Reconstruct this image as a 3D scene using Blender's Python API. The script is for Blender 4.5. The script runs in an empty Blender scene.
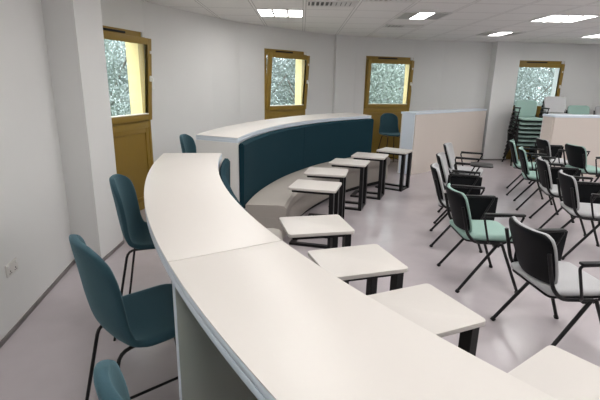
import bpy, bmesh, math, random
from mathutils import Vector, Matrix
random.seed(11)
D = bpy.data
COL = bpy.context.scene.collection
R = math.radians
H = 2.57                                     # ceiling height
H_BAR = 1.10

# ------------------------------------------------------------------ materials
def mat(name, col, rough=0.6, metal=0.0, noise=0.0, nscale=40.0, bump=0.0, bscale=200.0, spec=None, coat=0.0):
    m = D.materials.new(name); m.use_nodes = True
    nt = m.node_tree; b = nt.nodes['Principled BSDF']
    b.inputs['Base Color'].default_value = (*col, 1)
    b.inputs['Roughness'].default_value = rough
    b.inputs['Metallic'].default_value = metal
    if spec is not None: b.inputs['Specular IOR Level'].default_value = spec
    if coat: b.inputs['Coat Weight'].default_value = coat
    tc = nt.nodes.new('ShaderNodeTexCoord')
    if noise > 0:
        n = nt.nodes.new('ShaderNodeTexNoise'); n.inputs['Scale'].default_value = nscale
        n.inputs['Detail'].default_value = 4
        nt.links.new(tc.outputs['Object'], n.inputs['Vector'])
        mx = nt.nodes.new('ShaderNodeMix'); mx.data_type = 'RGBA'
        lo = tuple(max(0, c * (1 - noise)) for c in col); hi = tuple(min(1, c * (1 + noise)) for c in col)
        mx.inputs[6].default_value = (*lo, 1); mx.inputs[7].default_value = (*hi, 1)
        nt.links.new(n.outputs['Fac'], mx.inputs[0]); nt.links.new(mx.outputs[2], b.inputs['Base Color'])
    if bump > 0:
        n2 = nt.nodes.new('ShaderNodeTexNoise'); n2.inputs['Scale'].default_value = bscale
        n2.inputs['Detail'].default_value = 2
        nt.links.new(tc.outputs['Object'], n2.inputs['Vector'])
        bp = nt.nodes.new('ShaderNodeBump'); bp.inputs['Strength'].default_value = bump
        bp.inputs['Distance'].default_value = 0.002
        nt.links.new(n2.outputs['Fac'], bp.inputs['Height']); nt.links.new(bp.outputs[0], b.inputs['Normal'])
    return m

def sheen(m, w, col):
    b = m.node_tree.nodes['Principled BSDF']; b.inputs['Sheen Weight'].default_value = w
    b.inputs['Sheen Roughness'].default_value = .45; b.inputs['Sheen Tint'].default_value = (*col, 1)
def emit(name, col, s):
    m = D.materials.new(name); m.use_nodes = True
    nt = m.node_tree; nt.nodes.clear()
    o = nt.nodes.new('ShaderNodeOutputMaterial'); e = nt.nodes.new('ShaderNodeEmission')
    e.inputs[0].default_value = (*col, 1); e.inputs[1].default_value = s
    nt.links.new(e.outputs[0], o.inputs[0]); return m

def glass_mat():
    m = D.materials.new('window_glass'); m.use_nodes = True
    nt = m.node_tree; nt.nodes.clear()
    o = nt.nodes.new('ShaderNodeOutputMaterial')
    t = nt.nodes.new('ShaderNodeBsdfTransparent'); t.inputs[0].default_value = (.93, .97, .97, 1)
    g = nt.nodes.new('ShaderNodeBsdfGlossy'); g.inputs['Roughness'].default_value = .02
    lw = nt.nodes.new('ShaderNodeLayerWeight'); pw = nt.nodes.new('ShaderNodeMath'); pw.operation = 'POWER'; pw.inputs[1].default_value = 4.0
    nt.links.new(lw.outputs['Facing'], pw.inputs[0]); f = nt.nodes.new('ShaderNodeMath'); f.operation = 'MULTIPLY_ADD'
    f.inputs[1].default_value = .35; f.inputs[2].default_value = .04; nt.links.new(pw.outputs[0], f.inputs[0])
    mx = nt.nodes.new('ShaderNodeMixShader')
    nt.links.new(f.outputs[0], mx.inputs[0]); nt.links.new(t.outputs[0], mx.inputs[1]); nt.links.new(g.outputs[0], mx.inputs[2])
    nt.links.new(mx.outputs[0], o.inputs[0]); return m

def ceiling_mat():
    m = mat('ceiling_tiles', (.80, .79, .78), .9, bump=.15, bscale=160)
    nt = m.node_tree; b = nt.nodes['Principled BSDF']
    tc = nt.nodes.new('ShaderNodeTexCoord'); sp = nt.nodes.new('ShaderNodeSeparateXYZ')
    nt.links.new(tc.outputs['Object'], sp.inputs[0])
    def math_(op, a, bb=None):
        n = nt.nodes.new('ShaderNodeMath'); n.operation = op
        for i, v in enumerate((a, bb)):
            if v is None: continue
            if isinstance(v, (int, float)): n.inputs[i].default_value = v
            else: nt.links.new(v, n.inputs[i])
        return n.outputs[0]
    def line(src, off):
        f = math_('FRACT', math_('DIVIDE', math_('SUBTRACT', src, off - 65.0), .65))
        d = math_('MINIMUM', f, math_('SUBTRACT', 1.0, f))
        return math_('LESS_THAN', d, .021), math_('LESS_THAN', math_('ABSOLUTE', math_('SUBTRACT', d, .027)), .007)
    lx, gx = line(sp.outputs[0], .01); ly, gy = line(sp.outputs[1], 6.1)
    bar = math_('MAXIMUM', lx, ly); gap = math_('MAXIMUM', gx, gy)
    n = nt.nodes.new('ShaderNodeTexNoise'); n.inputs['Scale'].default_value = 90
    nt.links.new(tc.outputs['Object'], n.inputs['Vector'])
    m1 = nt.nodes.new('ShaderNodeMix'); m1.data_type = 'RGBA'
    m1.inputs[6].default_value = (.82, .81, .80, 1); m1.inputs[7].default_value = (.82, .81, .80, 1)
    nt.links.new(n.outputs['Fac'], m1.inputs[0])
    m2 = nt.nodes.new('ShaderNodeMix'); m2.data_type = 'RGBA'
    m2.inputs[7].default_value = (.46, .45, .445, 1)
    nt.links.new(gap, m2.inputs[0]); nt.links.new(m1.outputs[2], m2.inputs[6])
    m3 = nt.nodes.new('ShaderNodeMix'); m3.data_type = 'RGBA'
    m3.inputs[7].default_value = (.84, .83, .82, 1)
    nt.links.new(bar, m3.inputs[0]); nt.links.new(m2.outputs[2], m3.inputs[6])
    nt.links.new(m3.outputs[2], b.inputs['Base Color'])
    return m

M = dict(
    wall=mat('wall_paint', (.78, .78, .77), .75, noise=.015, nscale=3),
    floor=mat('vinyl_floor', (.53, .48, .50), .21, noise=.07, nscale=6, spec=.45),
    cove=mat('grey_skirting', (.20, .18, .18), .5),
    ceil=ceiling_mat(),
    ochre=mat('ochre_frame', (.31, .195, .030), .45, noise=.05, nscale=12),
    ochre_dark=mat('ochre_panel', (.28, .172, .026), .5, noise=.05, nscale=8),
    cream=mat('cream_yellow_reveal', (.86, .66, .32), .6),
    bead=mat('pale_bead', (.82, .76, .62), .5),
    black=mat('black_plastic', (.006, .006, .007), .5, spec=.3),
    blackm=mat('black_powder_coat', (.006, .006, .007), .42, spec=.35),
    blackshell=mat('black_back_shell', (.004, .0045, .006), .6, spec=.18),
    tablet=mat('dark_grey_tablet', (.014, .013, .014), .45, spec=.25),
    lam=mat('white_laminate', (.685, .645, .607), .42, noise=.008, nscale=60),
    edge=mat('white_edge_sky_tint', (.72, .79, .87), .4),  # white edging; bluish sky reflection from the windows is put into the colour
    carcass=mat('white_board', (.76, .75, .73), .5),
    beige=mat('beige_board', (.71, .64, .585), .55, noise=.01, nscale=8),
    grey_board=mat('pale_grey_green_board', (.40, .42, .38), .55),
    teal=mat('teal_fabric', (.007, .034, .048), .95, spec=.2, noise=.22, nscale=260, bump=.35, bscale=500),
    stool=mat('teal_weave', (.018, .060, .080), .9, noise=.35, nscale=300, bump=.4, bscale=420),
    vinyl=mat('greige_seat_vinyl', (.40, .365, .33), .55, noise=.03, nscale=14),
    mint=mat('mint_green_fabric', (.32, .47, .42), .9, noise=.10, nscale=260, bump=.25, bscale=500),
    grey=mat('light_grey_fabric', (.50, .50, .51), .9, noise=.08, nscale=260, bump=.25, bscale=500),
    white=mat('white_plastic', (.80, .79, .77), .35),
    frame=mat('light_trim', (.72, .71, .70), .4),
    silver=mat('grey_louvre', (.40, .40, .40), .4),
    diff=emit('light_diffuser', (1.0, .985, .96), 9.0),
    dim=mat('louvre_grey', (.36, .35, .35), .4),
    glass=glass_mat(),
    bark=mat('bark', (.16, .14, .12), .9, noise=.3, nscale=9),
    leaf1=mat('pale_green_leaves', (.27, .31, .27), .8, noise=.5, nscale=1.5),
    leaf2=mat('grey_green_leaves', (.30, .33, .31), .8, noise=.5, nscale=1.5),
    ground=mat('outside_grass', (.16, .20, .12), .95, noise=.3, nscale=1),
    socket=mat('socket_white', (.72, .70, .67), .4),
    slot=mat('socket_slot', (.08, .08, .08), .6),
)

sheen(M['stool'], .35, (.45, .75, .85))

# ------------------------------------------------------------------ mesh helpers
def new_obj(name, bm, material, parent=None, smooth=True, loc=None, angle=35):
    me = D.meshes.new(name)
    bmesh.ops.remove_doubles(bm, verts=bm.verts, dist=1e-6)
    bmesh.ops.recalc_face_normals(bm, faces=bm.faces)
    if smooth:
        for f in bm.faces: f.smooth = True
        for e in bm.edges:
            if len(e.link_faces) == 2 and e.calc_face_angle(0) > R(angle): e.smooth = False
    bm.to_mesh(me); bm.free()
    me.materials.append(material)
    o = D.objects.new(name, me); COL.objects.link(o)
    if parent is not None: o.parent = parent
    if loc: o.location = loc
    return o

def merge(bm, src):
    me = D.meshes.new('tmp'); src.to_mesh(me); src.free(); bm.from_mesh(me); D.meshes.remove(me)

def box(bm, c, s, rot=None, bev=0.0, seg=2):
    """box of size s centred on c; rot = Euler tuple or Matrix"""
    b = bmesh.new()
    bmesh.ops.create_cube(b, size=1)
    bmesh.ops.scale(b, vec=s, verts=b.verts)
    if bev > 0: bmesh.ops.bevel(b, geom=b.edges[:], offset=bev, segments=seg, affect='EDGES', profile=.5)
    if rot is not None:
        m = rot if isinstance(rot, Matrix) else Matrix.Rotation(rot[2], 3, 'Z') @ Matrix.Rotation(rot[1], 3, 'Y') @ Matrix.Rotation(rot[0], 3, 'X')
        bmesh.ops.rotate(b, matrix=m, verts=b.verts)
    bmesh.ops.translate(b, vec=c, verts=b.verts)
    merge(bm, b); return bm

def prism(bm, poly, z0, z1, bev=0.0):
    """vertical prism over a plan polygon"""
    b = bmesh.new()
    lo = [b.verts.new((p[0], p[1], z0)) for p in poly]; hi = [b.verts.new((p[0], p[1], z1)) for p in poly]
    n = len(poly)
    b.faces.new(lo[::-1]); b.faces.new(hi)
    for i in range(n): b.faces.new((lo[i], lo[(i + 1) % n], hi[(i + 1) % n], hi[i]))
    bmesh.ops.recalc_face_normals(b, faces=b.faces)
    if bev > 0:
        es = [e for e in b.edges if len(e.link_faces) == 2 and e.calc_face_angle(0) > R(30)]
        bmesh.ops.bevel(b, geom=es, offset=bev, segments=2, affect='EDGES', profile=.5)
    merge(bm, b); return bm

def sweep(bm, sections):
    """closed solid through a list of equal-length closed 3D sections"""
    b = bmesh.new(); rows = [[b.verts.new(p) for p in s] for s in sections]
    n = len(rows[0])
    for r0, r1 in zip(rows[:-1], rows[1:]):
        for i in range(n): b.faces.new((r0[i], r0[(i + 1) % n], r1[(i + 1) % n], r1[i]))
    b.faces.new(rows[0][::-1]); b.faces.new(rows[-1])
    bmesh.ops.recalc_face_normals(b, faces=b.faces)
    merge(bm, b); return bm

def fillet(pts, r=.03, n=4):
    pts = [Vector(p) for p in pts]; out = [pts[0]]
    for a, b, c in zip(pts[:-2], pts[1:-1], pts[2:]):
        d0 = (a - b); d1 = (c - b); k = min(r, d0.length * .45, d1.length * .45)
        p0 = b + d0.normalized() * k; p1 = b + d1.normalized() * k
        for i in range(n + 1):
            t = i / n; out.append(p0 * (1 - t) ** 2 + b * 2 * t * (1 - t) + p1 * t * t)
    out.append(pts[-1]); return out

def tube(bm, pts, r, seg=8, flat=None, closed=False):
    """round tube; flat=(w, h) gives a rectangular bar"""
    pts = [Vector(p) for p in pts]; secs = []
    n = len(pts); up = Vector((0, 0, 1)); prev = None
    for i, p in enumerate(pts):
        t = (pts[min(i + 1, n - 1)] - pts[max(i - 1, 0)]).normalized()
        if prev is None:
            ref = up if abs(t.dot(up)) < .9 else Vector((1, 0, 0))
            u = t.cross(ref).normalized()
        else:
            u = (prev - t * prev.dot(t)).normalized()
        v = t.cross(u).normalized(); prev = u
        secs.append([p + (u * math.cos(2 * math.pi * k / seg) + v * math.sin(2 * math.pi * k / seg)) * r for k in range(seg)])
    sweep(bm, secs); return bm

def sheet(rows, cols, fn, thick, levels=1, name='sheet'):
    """curved shell from fn(i/rows, j/cols) -> point; thickened along normals, then subdivided; returns bmesh"""
    b = bmesh.new()
    g = [[b.verts.new(fn(i / rows, j / cols)) for j in range(cols + 1)] for i in range(rows + 1)]
    for i in range(rows):
        for j in range(cols): b.faces.new((g[i][j], g[i][j + 1], g[i + 1][j + 1], g[i + 1][j]))
    me = D.meshes.new('tmp'); b.to_mesh(me); b.free()
    o = D.objects.new('tmp', me); COL.objects.link(o)
    s = o.modifiers.new('s', 'SOLIDIFY'); s.thickness = thick; s.offset = 0
    if levels:
        q = o.modifiers.new('q', 'SUBSURF'); q.levels = levels
    dg = bpy.context.evaluated_depsgraph_get(); dg.update()
    m2 = D.meshes.new_from_object(o.evaluated_get(dg))
    out = bmesh.new(); out.from_mesh(m2)
    D.objects.remove(o); D.meshes.remove(me); D.meshes.remove(m2)
    return out

# ------------------------------------------------------------------ object helpers
def tag(o, label=None, cat=None, group=None, kind=None):
    if label: o['label'] = label
    if cat: o['category'] = cat
    if group: o['group'] = group
    if kind: o['kind'] = kind
    return o

def thing(name, label, cat, loc=(0, 0, 0), rz=0.0, group=None, kind=None):
    o = D.objects.new(name, None); COL.objects.link(o)
    o.location = loc; o.rotation_euler = (0, 0, rz); o.empty_display_size = .1
    return tag(o, label, cat, group, kind)

def dup(root, loc, rz, label, group=None):
    r = root.copy(); COL.objects.link(r); r.location = loc; r.rotation_euler = (0, 0, rz); r['label'] = label
    if group: r['group'] = group
    for ch in list(root.children):
        c = ch.copy(); COL.objects.link(c); c.parent = r
        for g in list(ch.children):
            d = g.copy(); COL.objects.link(d); d.parent = c
    return r

def struct(name, bm, m, parent=None, smooth=False):
    o = new_obj(name, bm, m, parent, smooth)
    if parent is None: o['kind'] = 'structure'
    return o

# ------------------------------------------------------------------ room shell
WT = .27
W1 = ((-2.28, 4.68), (-1.975, 5.70)); W2 = ((-.67, 7.92), (.07, 8.66)); W3 = ((1.33, 9.50), (2.40, 9.83)); W4 = ((4.68, 10.03), (5.84, 10.10))
W5_ADDED = ((-1.125, -1.75), (-1.325, -.71))  # unseen window added behind the camera, daylight for stool backs and bar edge
LEFT = [(-1.00, -2.4), W5_ADDED[0], W5_ADDED[1], (-1.50, 0.2), (-1.88, 2.37), (-2.08, 3.69), (-2.22, 4.22), W1[0], W1[1], (-1.82, 6.00)]
BACK = [(-1.82, 6.00), (-1.39, 6.89), (-1.05, 7.50), W2[0], W2[1], (.60, 9.14), (1.06, 9.44), W3[0], W3[1], (3.10, 9.99), (4.12, 10.05), W4[0], W4[1], (6.6, 10.05)]
RIGHT = [(6.6, 10.05), (8.0, 9.5), (9.2, 8.4), (10.0, 6.6), (10.2, 4.2), (9.8, 1.6), (8.8, -.6)]
REAR = [(8.8, -.6), (6.5, -2.2), (3.5, -2.8), (1.0, -2.9), (-1.00, -2.4)]
RING = LEFT[:-1] + BACK[:-1] + RIGHT[:-1] + REAR[:-1]
def outset(d):
    n = len(RING); out = {}
    for i, p in enumerate(RING):
        a = Vector(RING[i - 1]); b = Vector(p); c = Vector(RING[(i + 1) % n])
        t0 = (b - a).normalized(); t1 = (c - b).normalized()
        n0 = Vector((-t0.y, t0.x)); n1 = Vector((-t1.y, t1.x)); m = (n0 + n1).normalized()
        out[p] = b + m * (d / max(.5, m.dot(n0)))
    return out
OUT = outset(WT)
WINS = {W1: 1, W2: 2, W3: 3, W4: 4, W5_ADDED: 5}
for p, q in WINS:                            # jambs square to each window
    t = (Vector(q) - Vector(p)).normalized()
    for v in (p, q): OUT[v] = Vector(v) + Vector((-t.y, t.x)) * WT
Z_WIN = 2.205
def wall(name, chain):
    bm = bmesh.new()
    for p, q in zip(chain[:-1], chain[1:]):
        z0 = Z_WIN if (p, q) in WINS else 0.0
        prism(bm, [p, q, OUT[q], OUT[p]], z0, H)
    return bm
def pier(bm, poly):
    prism(bm, poly, 0, H)
b = wall('l', LEFT); pier(b, [(-1.83, 3.70), (-1.83, 4.20), (-2.3, 4.22), (-2.3, 3.70)]); struct('wall_left', b, M['wall'])
b = wall('b', BACK)
pier(b, [(.67, 9.10), (1.10, 9.37), (1.00, 9.60), (.55, 9.30)])
pier(b, [(4.17, 9.80), (4.72, 9.86), (4.66, 10.05), (4.66, 10.2), (4.15, 10.2)])
struct('wall_back', b, M['wall'])
struct('wall_right', wall('r', RIGHT), M['wall']); struct('wall_rear', wall('e', REAR), M['wall'])

b = bmesh.new(); prism(b, [tuple(OUT[p]) for p in RING], -.12, 0.0); struct('floor', b, M['floor'])
b = bmesh.new(); prism(b, [tuple(OUT[p]) for p in RING], H, H + .12); struct('ceiling', b, M['ceil'])

def skirting(name, chains):
    bm = bmesh.new()
    for chain in chains:
        for p, q in zip(chain[:-1], chain[1:]):
            if (p, q) in WINS: continue
            p_, q_ = Vector(p), Vector(q); t = (q_ - p_).normalized(); n = Vector((t.y, -t.x)) * .012
            prism(bm, [p_, q_, q_ + n, p_ + n], 0.0, .03)
    struct(name, bm, M['cove'])
skirting('baseboard_left', [LEFT[:6], [(-2.08, 3.69), (-1.83, 3.70), (-1.83, 4.20), (-2.20, 4.21)], LEFT[6:]])
skirting('baseboard_back', [BACK[:6], [(.58, 9.16), (.67, 9.10), (1.10, 9.37), (1.06, 9.44)], BACK[6:11], [(4.14, 10.0), (4.17, 9.80), (4.72, 9.86), (4.67, 10.02)], BACK[11:]])
skirting('baseboard_right', [RIGHT])

# ------------------------------------------------------------------ windows: ochre frame, tilted-in sash above, solid panel below
def window(key, idx, tilt):
    p, q = Vector(key[0]), Vector(key[1]); w = (q - p).length; t = (q - p) / w
    root = D.objects.new('window_%d' % idx, None); COL.objects.link(root); root['kind'] = 'structure'
    root.location = (p.x, p.y, 0); root.rotation_euler = (0, 0, math.atan2(t.y, t.x))   # local x along the wall, +y outward
    root.empty_display_size = .1
    y0, y1 = -.005, .075; yc = (y0 + y1) / 2; d = y1 - y0; J = .046; w2 = w / 2
    f = bmesh.new()
    box(f, (J / 2, yc, Z_WIN / 2), (J, d, Z_WIN), bev=.004); box(f, (w - J / 2, yc, Z_WIN / 2), (J, d, Z_WIN), bev=.004)
    box(f, (w2, yc, Z_WIN - .05), (w - 2 * J, d, .10), bev=.003); box(f, (w2, yc, 1.095), (w - 2 * J, d, .10), bev=.003)
    box(f, (w2, yc, .05), (w - 2 * J, d, .10), bev=.003)
    fr = new_obj('window_frame', f, M['ochre'], root, True)
    v = bmesh.new(); box(v, (w2 - .06, y0 - .008, Z_WIN - .035), (w * .40, .016, .024), bev=.003); new_obj('trickle_vent', v, M['black'], root)
    pn = bmesh.new(); box(pn, (w2, .035, .575), (w - 2 * J, .03, .96))
    for x in (J + .03, w - J - .03): box(pn, (x, .018, .575), (.06, .03, .96), bev=.003)
    box(pn, (w2, .018, 1.015), (w - 2 * J - .12, .03, .06), bev=.003); box(pn, (w2, .018, .13), (w - 2 * J - .12, .03, .06), bev=.003)
    new_obj('lower_panel', pn, M['ochre_dark'], root)
    # cream reveal outside
    rv = bmesh.new()
    box(rv, (w - .012, .1775, Z_WIN / 2), (.024, WT - .085, Z_WIN)); box(rv, (.012, .1775, Z_WIN / 2), (.024, WT - .085, Z_WIN))
    box(rv, (w2, .1775, Z_WIN - .012), (w - .048, WT - .085, .024)); new_obj('outer_reveal', rv, M['cream'] if idx != 4 else M['frame'], root, False)
    # sash, hinged at the bottom
    z0, z1 = 1.145, 2.135; sw = w - .036; sh = z1 - z0; S = .076
    s = bmesh.new()
    for x in (S / 2, sw - S / 2): box(s, (x, 0, sh / 2), (S, .055, sh), bev=.006)
    box(s, (sw / 2, 0, S / 2), (sw - 2 * S, .055, S), bev=.006); box(s, (sw / 2, 0, sh - S / 2), (sw - 2 * S, .055, S), bev=.006)
    so = new_obj('sash', s, M['ochre'], root)
    so.location = (.018, y0 - .012, z0); so.rotation_euler = (R(tilt), 0, 0)
    gl = bmesh.new(); box(gl, (sw / 2, .005, sh / 2), (sw - 2 * S, .006, sh - 2 * S)); new_obj('pane', gl, M['glass'], so, False)
    bd = bmesh.new(); k = .010
    box(bd, (sw / 2, -.005, S + k / 2), (sw - 2 * S, .05, k))
    new_obj('glazing_bead', bd, M['bead'], so, False)
    h = bmesh.new(); box(h, (sw - S / 2, -.035, sh * .52), (.03, .02, .07), bev=.006)
    tube(h, fillet([(sw - S / 2, -.03, sh * .52), (sw - S / 2, -.075, sh * .52), (sw - S / 2 + .015, -.075, sh * .52 - .12)], .02), .011)
    new_obj('handle', h, M['white'], so)
    st = bmesh.new(); box(st, (sw - .03, -.03, sh - .16), (.022, .018, .035), bev=.003); new_obj('restrictor', st, M['white'], so)
    c = bmesh.new(); box(c, (w - .05, y0 - .012, Z_WIN - .03), (.06, .024, .055), bev=.006); new_obj('corner_cover', c, M['frame'], root)
window(W1, 1, 4.0); window(W2, 2, 4.2); window(W3, 3, 2.5); window(W4, 4, .6); window(W5_ADDED, 5, 0)

# ------------------------------------------------------------------ ceiling lights and vents
TX = lambda i: .01 + .65 * i + .325
TY = lambda j: 6.1 + .65 * j + .325
def light_frame():
    f = bmesh.new(); a = .305
    for s in (-1, 1):
        box(f, (s * a, 0, -.006), (.02, .63, .012)); box(f, (0, s * a, -.006), (.59, .02, .012))
    return f
def make_light(full):
    r = thing('ceiling_light', 'x', 'ceiling light', group='recessed ceiling lights')
    new_obj('light_frame', light_frame(), M['frame'], r, False)
    if full:
        for k in (-1, 0, 1):
            d = bmesh.new(); box(d, (k * .197, 0, -.004), (.186, .588, .008)); new_obj('diffuser', d, M['diff'], r, False)
        bb = bmesh.new()
        for s in (-1, 1): box(bb, (s * .0985, 0, -.011), (.026, .588, .022))
        new_obj('divider', bb, M['frame'], r, False)
    else:
        d = bmesh.new(); box(d, (0, 0, -.004), (.20, .588, .008)); new_obj('diffuser', d, M['diff'], r, False)
        for s in (-1, 1):
            bb = bmesh.new(); box(bb, (s * .198, 0, -.005), (.194, .588, .010)); new_obj('louvre', bb, M['dim'], r, False)
    return r
LF = make_light(True); LB = make_light(False)
seenl = [
 (LF, -1, 0, 'square ceiling light with three bright strips, above the left curved bar'),
 (LB, 2, 0, 'square ceiling light with one bright centre strip, beside the ceiling grille'),
 (LF, 5, 0, 'large bright square ceiling light above the rows of chairs'),
 (LB, 5, 3, 'square ceiling light with one bright strip, nearest the wall pier'),
 (LF, 8, 3, 'bright ceiling light cut by the right edge of the photo'),
]
more = [(LF, -1, -3), (LF, 2, -3), (LF, -1, -6), (LF, -1, -9), (LF, 2, -9), (LF, 2, -6), (LF, 5, -6), (LF, 8, -6), (LF, 11, -6), (LF, 5, -9), (LF, 8, -9), (LF, 5, -3), (LF, 8, -3), (LF, 11, -3), (LF, 8, 0), (LF, 11, 0)]
used = set()
for src, i, j, lab in seenl + [(a, i, j, None) for a, i, j in more]:
    lab = lab or 'square ceiling light with three bright strips, outside the view of the photo'
    if src.name not in used:
        used.add(src.name); src.location = (TX(i), TY(j), H); src['label'] = lab
    else: dup(src, (TX(i), TY(j), H), 0, lab)
def make_vent(x, y, lab):
    r = thing('ceiling_vent', lab, 'air vent', (x, y, H), 0, 'ceiling air grilles')
    f = bmesh.new()
    for q in (-1, 1): box(f, (q * .29, 0, -.006), (.02, .32, .012)); box(f, (0, q * .15, -.006), (.56, .02, .012))
    new_obj('vent_frame', f, M['frame'], r, False)
    bk = bmesh.new(); box(bk, (0, 0, -.002), (.56, .28, .004)); new_obj('backing', bk, M['slot'], r, False)
    for k in range(10):
        w = .022 if k < 5 else .046
        b = bmesh.new(); box(b, (-.252 + k * .056, 0, -.010), (w, .28, .004)); new_obj('slat', b, M['frame'], r, False)
make_vent(.335, 5.62, 'ceiling grille with dark slots, right of the three-strip ceiling light')
make_vent(.985, 5.20, 'ceiling grille cut by the top edge of the photo')
make_vent(1.63, 7.58, 'slotted ceiling grille nearest the third window')

# ------------------------------------------------------------------ bars
def arc(c, r, a0, a1, n):
    return [(c[0] + r * math.cos(R(a0 + (a1 - a0) * i / n)), c[1] + r * math.sin(R(a0 + (a1 - a0) * i / n))) for i in range(n + 1)]
def band(bm, inner, outer, z0, z1, bev=0.0):
    return prism(bm, inner + outer[::-1], z0, z1, bev)
def off(pts, d):
    """offset a plan polyline to the room side (towards the seating)"""
    out = []
    for i, p in enumerate(pts):
        a = Vector(pts[max(0, i - 1)]); c = Vector(pts[min(len(pts) - 1, i + 1)]); t = (c - a).normalized()
        out.append(tuple(Vector(p) + Vector((t.y, -t.x)) * d * SIDE))
    return out
SIDE = 1
def lerp(a, b, t): return (a[0] + (b[0] - a[0]) * t, a[1] + (b[1] - a[1]) * t)

def bar_unit(label, inner, outer, group, panels, panel_mat, hb=H_BAR):
    """inner/outer: matching plan polylines of the worktop edges"""
    r = thing('bar_counter', label, 'bar counter', (inner[0][0], inner[0][1], 0), 0, group)
    def place(o): o.location = (-inner[0][0], -inner[0][1], 0); return o
    t = bmesh.new(); band(t, inner, outer, hb - .004, hb, .001)
    place(new_obj('countertop', t, M['lam'], r))
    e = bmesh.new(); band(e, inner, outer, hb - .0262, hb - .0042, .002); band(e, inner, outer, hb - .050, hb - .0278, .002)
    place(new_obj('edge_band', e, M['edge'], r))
    k = bmesh.new(); band(k, [lerp(a, bb, .03) for a, bb in zip(inner, outer)], [lerp(a, bb, .08) for a, bb in zip(inner, outer)], 0, hb - .05)
    place(new_obj('back_panel', k, M['carcass'], r))
    n = len(inner) - 1
    for f, shift in panels:
        x = f * n; i = min(int(x), n - 1); u = x - i
        a = lerp(inner[i], inner[i + 1], u); bb = lerp(outer[i], outer[i + 1], u)
        t_ = (Vector(bb) - Vector(a)).normalized(); nn = Vector((-t_.y, t_.x)) * .014
        pb = bmesh.new()
        A, B = Vector(lerp(a, bb, .085 if 0 < f < 1 else .0)), Vector(lerp(a, bb, .985))
        s = Vector((0, 0))
        if shift: s = nn * shift
        prism(pb, [A + nn + s, B + nn + s, B - nn + s, A - nn + s], 0, hb - .05, .002)
        sp = place(new_obj('support_panel', pb, panel_mat, r))
        if panel_mat is not M['carcass']:
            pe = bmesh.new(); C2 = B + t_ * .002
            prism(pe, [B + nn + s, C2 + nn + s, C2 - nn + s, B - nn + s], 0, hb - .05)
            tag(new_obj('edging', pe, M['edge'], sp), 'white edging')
    return r

def bench(label, edge, group, seat_cut, up=0.0):
    """banquette along the seating side of a bar; edge = plan polyline of the worktop's inner edge"""
    r = thing('banquette_bench', label, 'bench', (edge[0][0], edge[0][1], 0), 0, group)
    def place(o): o.location = (-edge[0][0], -edge[0][1], 0); return o
    n = len(edge) - 1
    e0 = off(edge, .006)
    # padded back in two lengths
    cut = int(n * seat_cut)
    for a, z in ((0, cut), (cut, n)):
        secs = []
        seg = edge[a:z + 1]
        for i, p in enumerate(seg):
            q = lambda d, zz: (*off(edge, d)[a + i], zz)
            secs.append([q(.006, .40), q(.006, 1.035 + up), q(.02, 1.055 + up), q(.045, 1.052 + up), q(.062, 1.03 + up), q(.055, .70), q(.045, .40)])
        # pull the ends in a hair so a seam shows between the two lengths
        def shrink(s0, s1): return [tuple(Vector(u) + (Vector(v) - Vector(u)).normalized() * .003) for u, v in zip(s0, s1)]
        secs[0] = shrink(secs[0], secs[1]); secs[-1] = shrink(secs[-1], secs[-2])
        bm = bmesh.new(); sweep(bm, secs); place(new_obj('backrest', bm, M['teal'], r))
    secs = []
    for i in range(n + 1):
        q = lambda d, zz: (*off(edge, d)[i], zz)
        secs.append([q(.065, .33), q(.065, .455), q(.40, .465), q(.455, .455), q(.478, .43), q(.48, .37), q(.465, .33)])
    bm = bmesh.new(); sweep(bm, secs); place(new_obj('seat', bm, M['vinyl'], r))
    bm = bmesh.new(); band(bm, off(edge, .01), off(edge, .44), .075, .329); place(new_obj('bench_front', bm, M['vinyl'], r))
    bm = bmesh.new(); band(bm, off(edge, .03), off(edge, .375), 0, .075); place(new_obj('plinth', bm, M['black'], r, False))
    return r

# far bar (runs below windows 2 and 3)
CB = (3.3, 4.1)
def var_arc(c, keys, n):
    out = []
    for i in range(n + 1):
        a = keys[0][0] + (keys[-1][0] - keys[0][0]) * i / n
        for (a0, r0), (a1, r1) in zip(keys[:-1], keys[1:]):
            if a1 - 1e-6 <= a <= a0 + 1e-6:
                u = (a0 - a) / (a0 - a1); u = u; rr = r0 + (r1 - r0) * u; break
        out.append((c[0] + rr * math.cos(R(a)), c[1] + rr * math.sin(R(a))))
    for _ in range(6):                        # ease the joins between the radii
        out = [out[0]] + [tuple((Vector(out[i - 1]) + Vector(out[i]) * 2 + Vector(out[i + 1])) / 4) for i in range(1, n)] + [out[-1]]
    return out
in2 = var_arc(CB, [(179.2, 3.91), (165, 3.86), (150, 3.86), (134, 3.94), (121.4, 4.03)], 40)
out2 = var_arc(CB, [(176.6, 4.37), (160, 4.36), (145, 4.44), (120.4, 4.78)], 40)
bar_unit('long curved white bar with teal bench back, standing below the second window', in2, out2, 'curved bar counters', [(0.0, 0), (.5, 0), (1.0, 0)], M['carcass'], 1.12)
SIDE = 1
bench('curved teal and greige bench fixed along the far curved bar', in2, 'curved benches', .53, .014)

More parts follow.
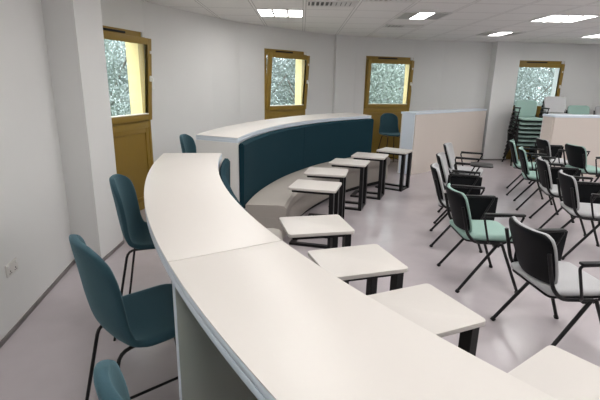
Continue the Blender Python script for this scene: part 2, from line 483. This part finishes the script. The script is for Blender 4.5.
# near bar: two worktop lengths
def carc(c, r, p, q, n):
    a0 = math.degrees(math.atan2(p[1] - c[1], p[0] - c[0])) % 360; a1 = math.degrees(math.atan2(q[1] - c[1], q[0] - c[0])) % 360
    return arc(c, r, a0, a1, n)
CI, RI = (4.11, 3.72), 4.746; CO, RO = (4.587, 3.968), 5.689
inA = carc(CI, RI, (-.63, 3.37), (-.0615, 1.459), 24); outA = carc(CO, RO, (-1.07, 3.31), (-.411, 1.249), 24)
inB = carc(CI, RI, (-.0600, 1.4555), (.95, .19), 20); outB = carc(CO, RO, (-.4090, 1.2455), (.55, -.04), 20)
bar_unit('far length of the near curved white bar, from the worktop seam to its square end', inA, outA, 'curved bar counters', [(0.02, 0)], M['grey_board'])
bar_unit('nearest length of curved white bar worktop, filling the bottom of the photo', inB, outB, 'curved bar counters', [(0.022, 0), (.97, 0)], M['grey_board'])
SIDE = -1
inAB = carc(CI, RI, (-.635, 3.39), (.95, .19), 44)
bench('curved teal and greige bench mostly hidden behind the near curved bar', inAB, 'curved benches', .5)

# straight bars
H_STR = 1.135
def straight_bar(label, fl, fr, th, end):
    a, c = Vector(fl), Vector(fr); L = (c - a).length; t = (c - a) / L
    r = thing('straight_bar', label, 'bar counter', (a.x, a.y, 0), math.atan2(t.y, t.x), 'straight beige bars')
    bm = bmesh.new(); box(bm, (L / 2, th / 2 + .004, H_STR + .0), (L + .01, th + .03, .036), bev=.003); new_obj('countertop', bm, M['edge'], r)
    bm = bmesh.new(); box(bm, (L / 2 + .01, .011, (H_STR - .018) / 2), (L - .02, .022, H_STR - .018)); new_obj('front_panel', bm, M['beige'], r)
    bm = bmesh.new(); box(bm, (L / 2, th - .011, (H_STR - .018) / 2), (L, .022, H_STR - .018)); new_obj('back_panel', bm, M['carcass'], r)
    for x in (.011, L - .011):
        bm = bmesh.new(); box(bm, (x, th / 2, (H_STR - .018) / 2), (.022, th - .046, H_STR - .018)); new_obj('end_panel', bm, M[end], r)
    return r
straight_bar('beige fronted straight bar with white end, standing left of the wall pier', (2.07, 7.96), (4.10, 9.76), .30, 'edge')
straight_bar('beige fronted straight bar at the right, in front of the chair stacks', (4.58, 7.96), (7.6, 8.22), .32, 'beige')

# ------------------------------------------------------------------ bar stools
def shell_fn(hl, keys):
    def f(u, v):
        x = u * (len(keys) - 1); i = min(int(x), len(keys) - 2); a = x - i
        k = [p + (q - p) * a for p, q in zip(keys[i], keys[i + 1])]
        t = v * 2 - 1
        return (k[0] + k[3] * abs(t) ** 2.2, k[2] * t, k[1] + k[4] * abs(t) ** 2.2)
    return f
#        x      z     halfw  wrap  lift
SK = [(.235, .632, .150, -.02, .000), (.215, .644, .190, -.02, .004), (.14, .645, .218, .0, .010), (.02, .632, .230, .0, .014),
      (-.10, .626, .232, .008, .018), (-.175, .640, .230, .025, .026), (-.216, .700, .218, .050, .024), (-.236, .80, .204, .064, .010),
      (-.250, .91, .202, .066, .0), (-.262, .99, .190, .058, -.008), (-.268, 1.035, .150, .040, -.014), (-.270, 1.056, .085, .014, -.006)]
def make_stool():
    r = thing('bar_stool', 'x', 'bar stool', group='teal bar stools')
    bm = sheet(22, 12, shell_fn(1, SK), .030, 1); new_obj('shell', bm, M['stool'], r, True, angle=80)
    for sx in (1, -1):
        for sy in (1, -1):
            l = bmesh.new(); tx = .13 if sx > 0 else -.19
            tube(l, fillet([(0.01 * sx, sy * .10, .596), (tx, sy * .135, .596), (tx + sx * (.10 if sx > 0 else .115), sy * .215, 0.006)], .05), .008)
            new_obj('leg', l, M['blackm'], r)
    f = bmesh.new(); z = .10; a, bq = .214, .202
    tube(f, [(-.287, bq, z), (a, bq, z), (a, -bq, z), (-.287, -bq, z), (-.287, bq, z)], .008); new_obj('footrest', f, M['blackm'], r)
    return r
ST = make_stool()
stools = [
 (-.65, 1.715, 40, 'teal bar stool with its seat tucked under the near bar, second from the front'),
 (-.925, 2.72, 10, 'teal bar stool by the wall corner and first window, third from the front'),
 (-.173, .90, 40, 'teal bar stool cut by the bottom edge, only its back showing'),
 (-1.08, 4.88, -4, 'teal bar stool behind the far bar, left of its white end'),
 (1.88, 9.0, -78, 'teal bar stool in front of the third window, between two bars'),
]
for i, (x, y, a, lab) in enumerate(stools):
    if i == 0: ST.location = (x, y, 0); ST.rotation_euler = (0, 0, R(a)); ST['label'] = lab
    else: dup(ST, (x, y, 0), R(a), lab)

# ------------------------------------------------------------------ laptop side tables
def make_table():
    r = thing('side_table', 'x', 'side table', group='small white laptop tables')
    t = bmesh.new()
    c = bmesh.new()
    hx, hy, rr = .245, .205, .025; pts = []
    for sx, sy, a0 in ((1, 1, 0), (-1, 1, 90), (-1, -1, 180), (1, -1, 270)):
        for k in range(5):
            a = R(a0 + 22.5 * k); pts.append((sx * (hx - rr) + rr * math.cos(a), sy * (hy - rr) + rr * math.sin(a)))
    prism(t, pts, .600, .625, .003); new_obj('tabletop', t, M['lam'], r)
    f = bmesh.new()
    for s in (-1, 1): box(f, (-.01, s * .15, .585), (.40, .035, .03))
    for x in (-.195, .175): box(f, (x, 0, .585), (.03, .265, .03))
    new_obj('top_frame', f, M['blackm'], r, False)
    for s in (-1, 1):
        l = bmesh.new(); box(l, (.20, s * .15, .30), (.045, .07, .60), bev=.002); new_obj('leg', l, M['blackm'], r, False)
    bb = bmesh.new()
    for s in (-1, 1): box(bb, (.0, s * .15, .0125), (.365, .055, .025))
    box(bb, (-.205, 0, .0125), (.05, .355, .025)); box(bb, (.20, 0, .0125), (.035, .245, .025))
    new_obj('base', bb, M['blackm'], r, False)
    return r
TB = make_table()
tables = [
 (.97, 1.26, 36, 'white side table cut by the bottom right corner of the photo'),
 (.555, 1.83, 24, 'white side table beyond the bar, second from the bottom right'),
 (.345, 2.42, 18, 'white side table level with the worktop seam, third from the bottom right'),
 (.12, 3.08, 13, 'white side table at the gap, left of the bench end, fourth from the front'),
 (.16, 4.36, -14, 'white side table nearest the end of the far bench'),
 (.315, 5.09, -11, 'white side table by the far bench, second from its near end'),
 (.665, 5.77, -18, 'white side table at the middle of the far bench'),
 (1.03, 6.36, -20, 'white side table by the far bench, second from its far end'),
 (1.52, 6.92, -33, 'white side table at the far end of the far bench, before the white bar end'),
]
for i, (x, y, a, lab) in enumerate(tables):
    if i == 0: TB.location = (x, y, 0); TB.rotation_euler = (0, 0, R(a)); TB['label'] = lab
    else: dup(TB, (x, y, 0), R(a), lab)

# ------------------------------------------------------------------ conference chairs
def make_chair(fabric, tablet, arms=True):
    r = thing('conference_chair', 'x', 'chair', group='conference chairs')
    # seat cushion, seat pan
    def seat_fn(u, v):
        t = v * 2 - 1
        x = -.22 + .46 * u
        z = .462 - .012 * math.sin(u * math.pi) * (1 - t * t) - .03 * max(0, u - .8) ** 2 * 25 * .6
        w = .235 * (1 - .10 * max(0, .25 - u) * 2 - .06 * max(0, u - .85) * 4)
        return (x, w * t, z)
    new_obj('seat', sheet(8, 8, seat_fn, .05, 1), M[fabric], r, angle=80)
    def pan_fn(u, v):
        x, y, z = seat_fn(u, v); return (x * .97, y * .96, z - .034)
    new_obj('seat_pan', sheet(6, 6, pan_fn, .014, 1), M['black'], r, angle=80)
    #        x      z     hw   wrap
    bk = [(-.205, .490, .155), (-.214, .515, .195), (-.232, .58, .213), (-.258, .66, .226), (-.288, .75, .236), (-.304, .80, .222), (-.312, .822, .172)]
    def back_fn(dx, gx, gz):
        def f(u, v):
            x = u * (len(bk) - 1); i = min(int(x), len(bk) - 2); a = x - i
            k = [p + (q - p) * a for p, q in zip(bk[i], bk[i + 1])]
            t = v * 2 - 1
            return (k[0] + dx + .055 * abs(t) ** 2, k[2] * gx * t, .655 + (k[1] - .655) * gz)
        return f
    new_obj('backrest', sheet(12, 10, back_fn(.004, 1.0, 1.012), .024, 1), M[fabric], r, angle=80)
    new_obj('back_shell', sheet(12, 10, back_fn(-.014, .985, .985), .018, 1), M['blackshell'], r, angle=80)
    for s in (-1, 1):
        l = bmesh.new(); tube(l, [(.05, s * .235, .425), (-.245, s * .265, .012)], .0125); tube(l, [(-.237, s * .264, .02), (-.250, s * .265, 0.0)], .017)
        new_obj('leg', l, M['blackm'], r)
        l = bmesh.new(); tube(l, [(.075, s * .235, .425), (.245, s * .265, .012)], .0125); tube(l, [(.239, s * .264, .02), (.248, s * .265, 0.0)], .017)
        new_obj('leg', l, M['blackm'], r)
        bs = bmesh.new(); tube(bs, fillet([(.05, s * .238, .425), (-.15, s * .236, .432), (-.208, s * .225, .50), (-.268, s * .228, .72)], .05), .0125); new_obj('back_support', bs, M['blackm'], r)
        if arms:
            a = bmesh.new(); y = s * .285
            tube(a, fillet([(-.03, s * .245, .43), (-.06, y, .46), (-.115, y, .668), (.20, y, .675), (.105, y, .47), (.085, s * .245, .43)], .03), .009)
            box(a, (.045, y, .682), (.31, .042, .018), bev=.006)
            new_obj('armrest', a, M['blackm'], r)
    c = bmesh.new(); tube(c, [(.06, -.24, .415), (.06, .24, .415)], .014); box(c, (.06, .17, .395), (.05, .04, .05), bev=.006); box(c, (.06, -.17, .395), (.05, .04, .05), bev=.006)
    new_obj('cross_bar', c, M['blackm'], r)
    if tablet == 'folded':
        t = bmesh.new()
        box(t, (.06, .318, .545), (.36, .018, .25), (R(4), 0, 0), bev=.007)
        box(t, (.06, .305, .672), (.05, .03, .02)); new_obj('writing_tablet', t, M['blackshell'], r)
    elif tablet == 'flat':
        t = bmesh.new(); prism(t, [(.08, .30), (.08, .06), (.12, .01), (.31, .01), (.34, .05), (.34, .26), (.30, .30)], .694, .710, .004)
        box(t, (.12, .285, .688), (.06, .05, .014)); new_obj('writing_tablet', t, M['tablet'], r)
    return r
G_ROW = 'conference chairs in the audience rows'
protos = {}
def chair(fabric, tablet, loc, a, lab, group=G_ROW, arms=True):
    key = (fabric, tablet, arms)
    if key not in protos:
        o = make_chair(*key); protos[key] = o
        o.location = loc; o.rotation_euler = (0, 0, R(a)); o['label'] = lab; o['group'] = group
        return o
    return dup(protos[key], loc, R(a), lab, group)
rows = [
 ('grey', 'folded', 1.69, 2.57, 5, 'grey padded armchair nearest the camera at the right, with hanging black tablet'),
 ('mint', 'folded', 1.56, 3.50, -1, 'mint green chair with hanging black tablet, second from the front in the left row'),
 ('grey', 'folded', 1.7, 4.45, -16, 'grey chair with hanging black tablet, just behind the mint green chair in the left row'),
 ('grey', 'flat', 1.99, 5.21, -22, 'grey chair with dark tablet swung flat, second from the far end of the left row'),
 ('grey', None, 2.38, 6.16, -27, 'grey chair at the far end of the left row, before the beige bar'),
 ('grey', 'folded', 2.92, 4.18, -15, 'grey chair with folded black tablet, nearest in the second row'),
 ('grey', 'folded', 3.14, 5.02, -18, 'grey chair second from the front in the second row'),
 ('mint', None, 3.32, 5.87, -22, 'mint green chair in the second row, third from the front'),
 ('mint', None, 3.57, 6.68, -25, 'mint green chair at the far end of the second row, near the chair stack'),
 ('grey', 'folded', 4.24, 7.12, -6, 'grey seated chair with black back, before the left end of the right bar'),
 ('mint', None, 4.35, 6.46, 3, 'mint green seated chair with wide black back, at the right edge of the third row'),
]
for f, t, x, y, a, lab in rows: chair(f, t, (x, y, 0), a, lab)

ORD = ['top', 'second', 'third', 'fourth', 'fifth', 'sixth', 'seventh', 'eighth']
def stack(fabric, n, x, y, a, where, colour, arms=False):
    for k in range(n):
        pos = ORD[n - 1 - k]
        lab = ('%s chair at the top of the %s' if k == n - 1 else '%s chair, ' + pos + ' from the top in the %s') % (colour, where)
        chair(fabric, None, (x + .022 * k * math.cos(R(a)), y + .022 * k * math.sin(R(a)), .09 * k), a, lab, 'chairs in the ' + where, arms)
stack('mint', 7, 4.80, 9.38, -94, 'stack beside the wall pier', 'mint green', True)
stack('grey', 8, 5.42, 9.42, -95, 'tallest stack under the window', 'light grey')
stack('mint', 6, 5.98, 9.42, -93, 'stack right of the fourth window', 'green')
stack('grey', 6, 6.58, 9.42, -90, 'stack cut by the right photo edge', 'grey')

# ------------------------------------------------------------------ wall socket
px, py = Vector((-1.88, 2.37)), Vector((-2.08, 3.69)); t = (py - px).normalized()
c = px + t * .28
so = thing('wall_socket', 'white double wall socket low on the left wall', 'socket', (c.x, c.y, .42), math.atan2(t.y, t.x))
b = bmesh.new(); box(b, (0, -.006, 0), (.146, .012, .086), bev=.004); new_obj('plate', b, M['socket'], so)
for s in (-1, 1):
    b = bmesh.new(); box(b, (s * .035, -.0125, -.012), (.006, .003, .010)); box(b, (s * .035 - .011, -.0125, -.026), (.009, .003, .004)); box(b, (s * .035 + .011, -.0125, -.026), (.009, .003, .004))
    new_obj('pin_holes', b, M['slot'], so, False)
    b = bmesh.new(); box(b, (s * .05, -.013, .026), (.02, .006, .022), bev=.002); new_obj('switch', b, M['white'], so)

# ------------------------------------------------------------------ outside: ground and trees
b = bmesh.new(); box(b, (3, 10, -3.3), (140, 140, .1)); o = struct('ground', b, M['ground'])
def crown(n, rx, rz, sz, seed, z0):
    rg = random.Random(seed); V = []; F = []
    clumps = [(rg.gauss(0, .45) * rx, rg.gauss(0, .45) * rx, z0 + rg.uniform(-1, 1) * rz, rg.uniform(.5, 1.1)) for _ in range(110)]
    for i in range(n):
        cx, cy, cz, cr = clumps[i % len(clumps)]
        p = Vector((cx + rg.gauss(0, cr * .6), cy + rg.gauss(0, cr * .6), cz + rg.gauss(0, cr * .6)))
        a = Vector((rg.uniform(-1, 1), rg.uniform(-1, 1), rg.uniform(-1, 1))).normalized(); u = a.orthogonal().normalized(); w = a.cross(u)
        s = sz * rg.uniform(.5, 1.3); k = len(V)
        V += [p - u * s, p - w * s * .45, p + u * s, p + w * s * .45]; F.append((k, k + 1, k + 2, k + 3))
    me = D.meshes.new('foliage'); me.from_pydata([tuple(v) for v in V], [], F); me.update(); return me
def trunk(h, seed):
    rg = random.Random(seed); bm = bmesh.new()
    tube(bm, [(0, 0, 0), (.04, .03, h * .5), (-.03, .05, h)], .11, 8)
    for k in range(16):
        z = h * rg.uniform(.35, .95); a = rg.uniform(0, 6.28); l = rg.uniform(.8, 2.0)
        tube(bm, [(0, .03, z), (math.cos(a) * l * .5, math.sin(a) * l * .5, z + l * .4), (math.cos(a) * l, math.sin(a) * l, z + l)], rg.uniform(.015, .035), 5)
    return bm
CR = [crown(70000, 2.2, 3.0, .036, 5, 4.2), crown(70000, 2.4, 2.8, .036, 9, 4.0)]
def tree(x, y, k, rz, lab):
    r = thing('tree', lab, 'tree', (x, y, -3.25), rz, 'trees outside the windows')
    new_obj('trunk', trunk(6.0, int(x * 10 + y)), M['bark'], r)
    f = D.objects.new('foliage', CR[k]); COL.objects.link(f); f.parent = r
    return r
CR[0].materials.append(M['leaf1']); CR[1].materials.append(M['leaf2'])
trees = [(-6.6, 14.2, 0, 'pale green tree seen through the left side of the first window'), (-4.2, 13.6, 1, 'grey green tree showing in the first window near its yellow reveal'),
         (-1.8, 15.2, 1, 'grey green tree seen through the left of the second window'), (.6, 15.6, 0, 'pale green tree seen through the right of the second window'),
         (2.4, 16.2, 0, 'pale green tree seen through the left of the third window'), (4.8, 16.6, 1, 'grey green tree seen through the right of the third window'),
         (8.0, 17.2, 1, 'grey green tree seen through the left of the fourth window'), (10.8, 17.6, 0, 'pale green tree seen through the right of the fourth window')]
for i, x in enumerate((-8.5, -5.6, -2.8, 0, 2.9, 5.8, 8.8, 12.0, 15.0)):
    trees.append((x, 20.0 - abs(x - 3) * .25, i % 2, 'pale tree of the back row, glimpsed through the nearer trees outside'))
for i, (x, y, k, lab) in enumerate(trees): tree(x, y, k, i * 1.3, lab)

# ------------------------------------------------------------------ sky and camera
w = D.worlds.new('sky'); bpy.context.scene.world = w; w.use_nodes = True
bg = w.node_tree.nodes['Background']; bg.inputs[0].default_value = (.88, .95, 1.0, 1); bg.inputs[1].default_value = 3.5

th, ro = R(15.3), R(1.1)
fw = Vector((0, math.cos(th), -math.sin(th))); up = Vector((0, math.sin(th), math.cos(th))); rt = Vector((1, 0, 0))
xi = rt * math.cos(ro) + up * math.sin(ro); yi = up * math.cos(ro) - rt * math.sin(ro)
cam = D.cameras.new('camera'); co = D.objects.new('camera', cam); COL.objects.link(co)
cam.sensor_fit = 'HORIZONTAL'; cam.sensor_width = 36; cam.lens = 431 / 600 * 36; cam.clip_start = .02
co.matrix_world = Matrix(((xi.x, yi.x, -fw.x, 0), (xi.y, yi.y, -fw.y, 0), (xi.z, yi.z, -fw.z, 1.65), (0, 0, 0, 1)))
sc = bpy.context.scene; sc.camera = co
sc.view_settings.view_transform = 'Standard'; sc.view_settings.look = 'None'
sc.view_settings.gamma = 1.0; sc.view_settings.use_curve_mapping = False; sc.view_settings.exposure = 0.78
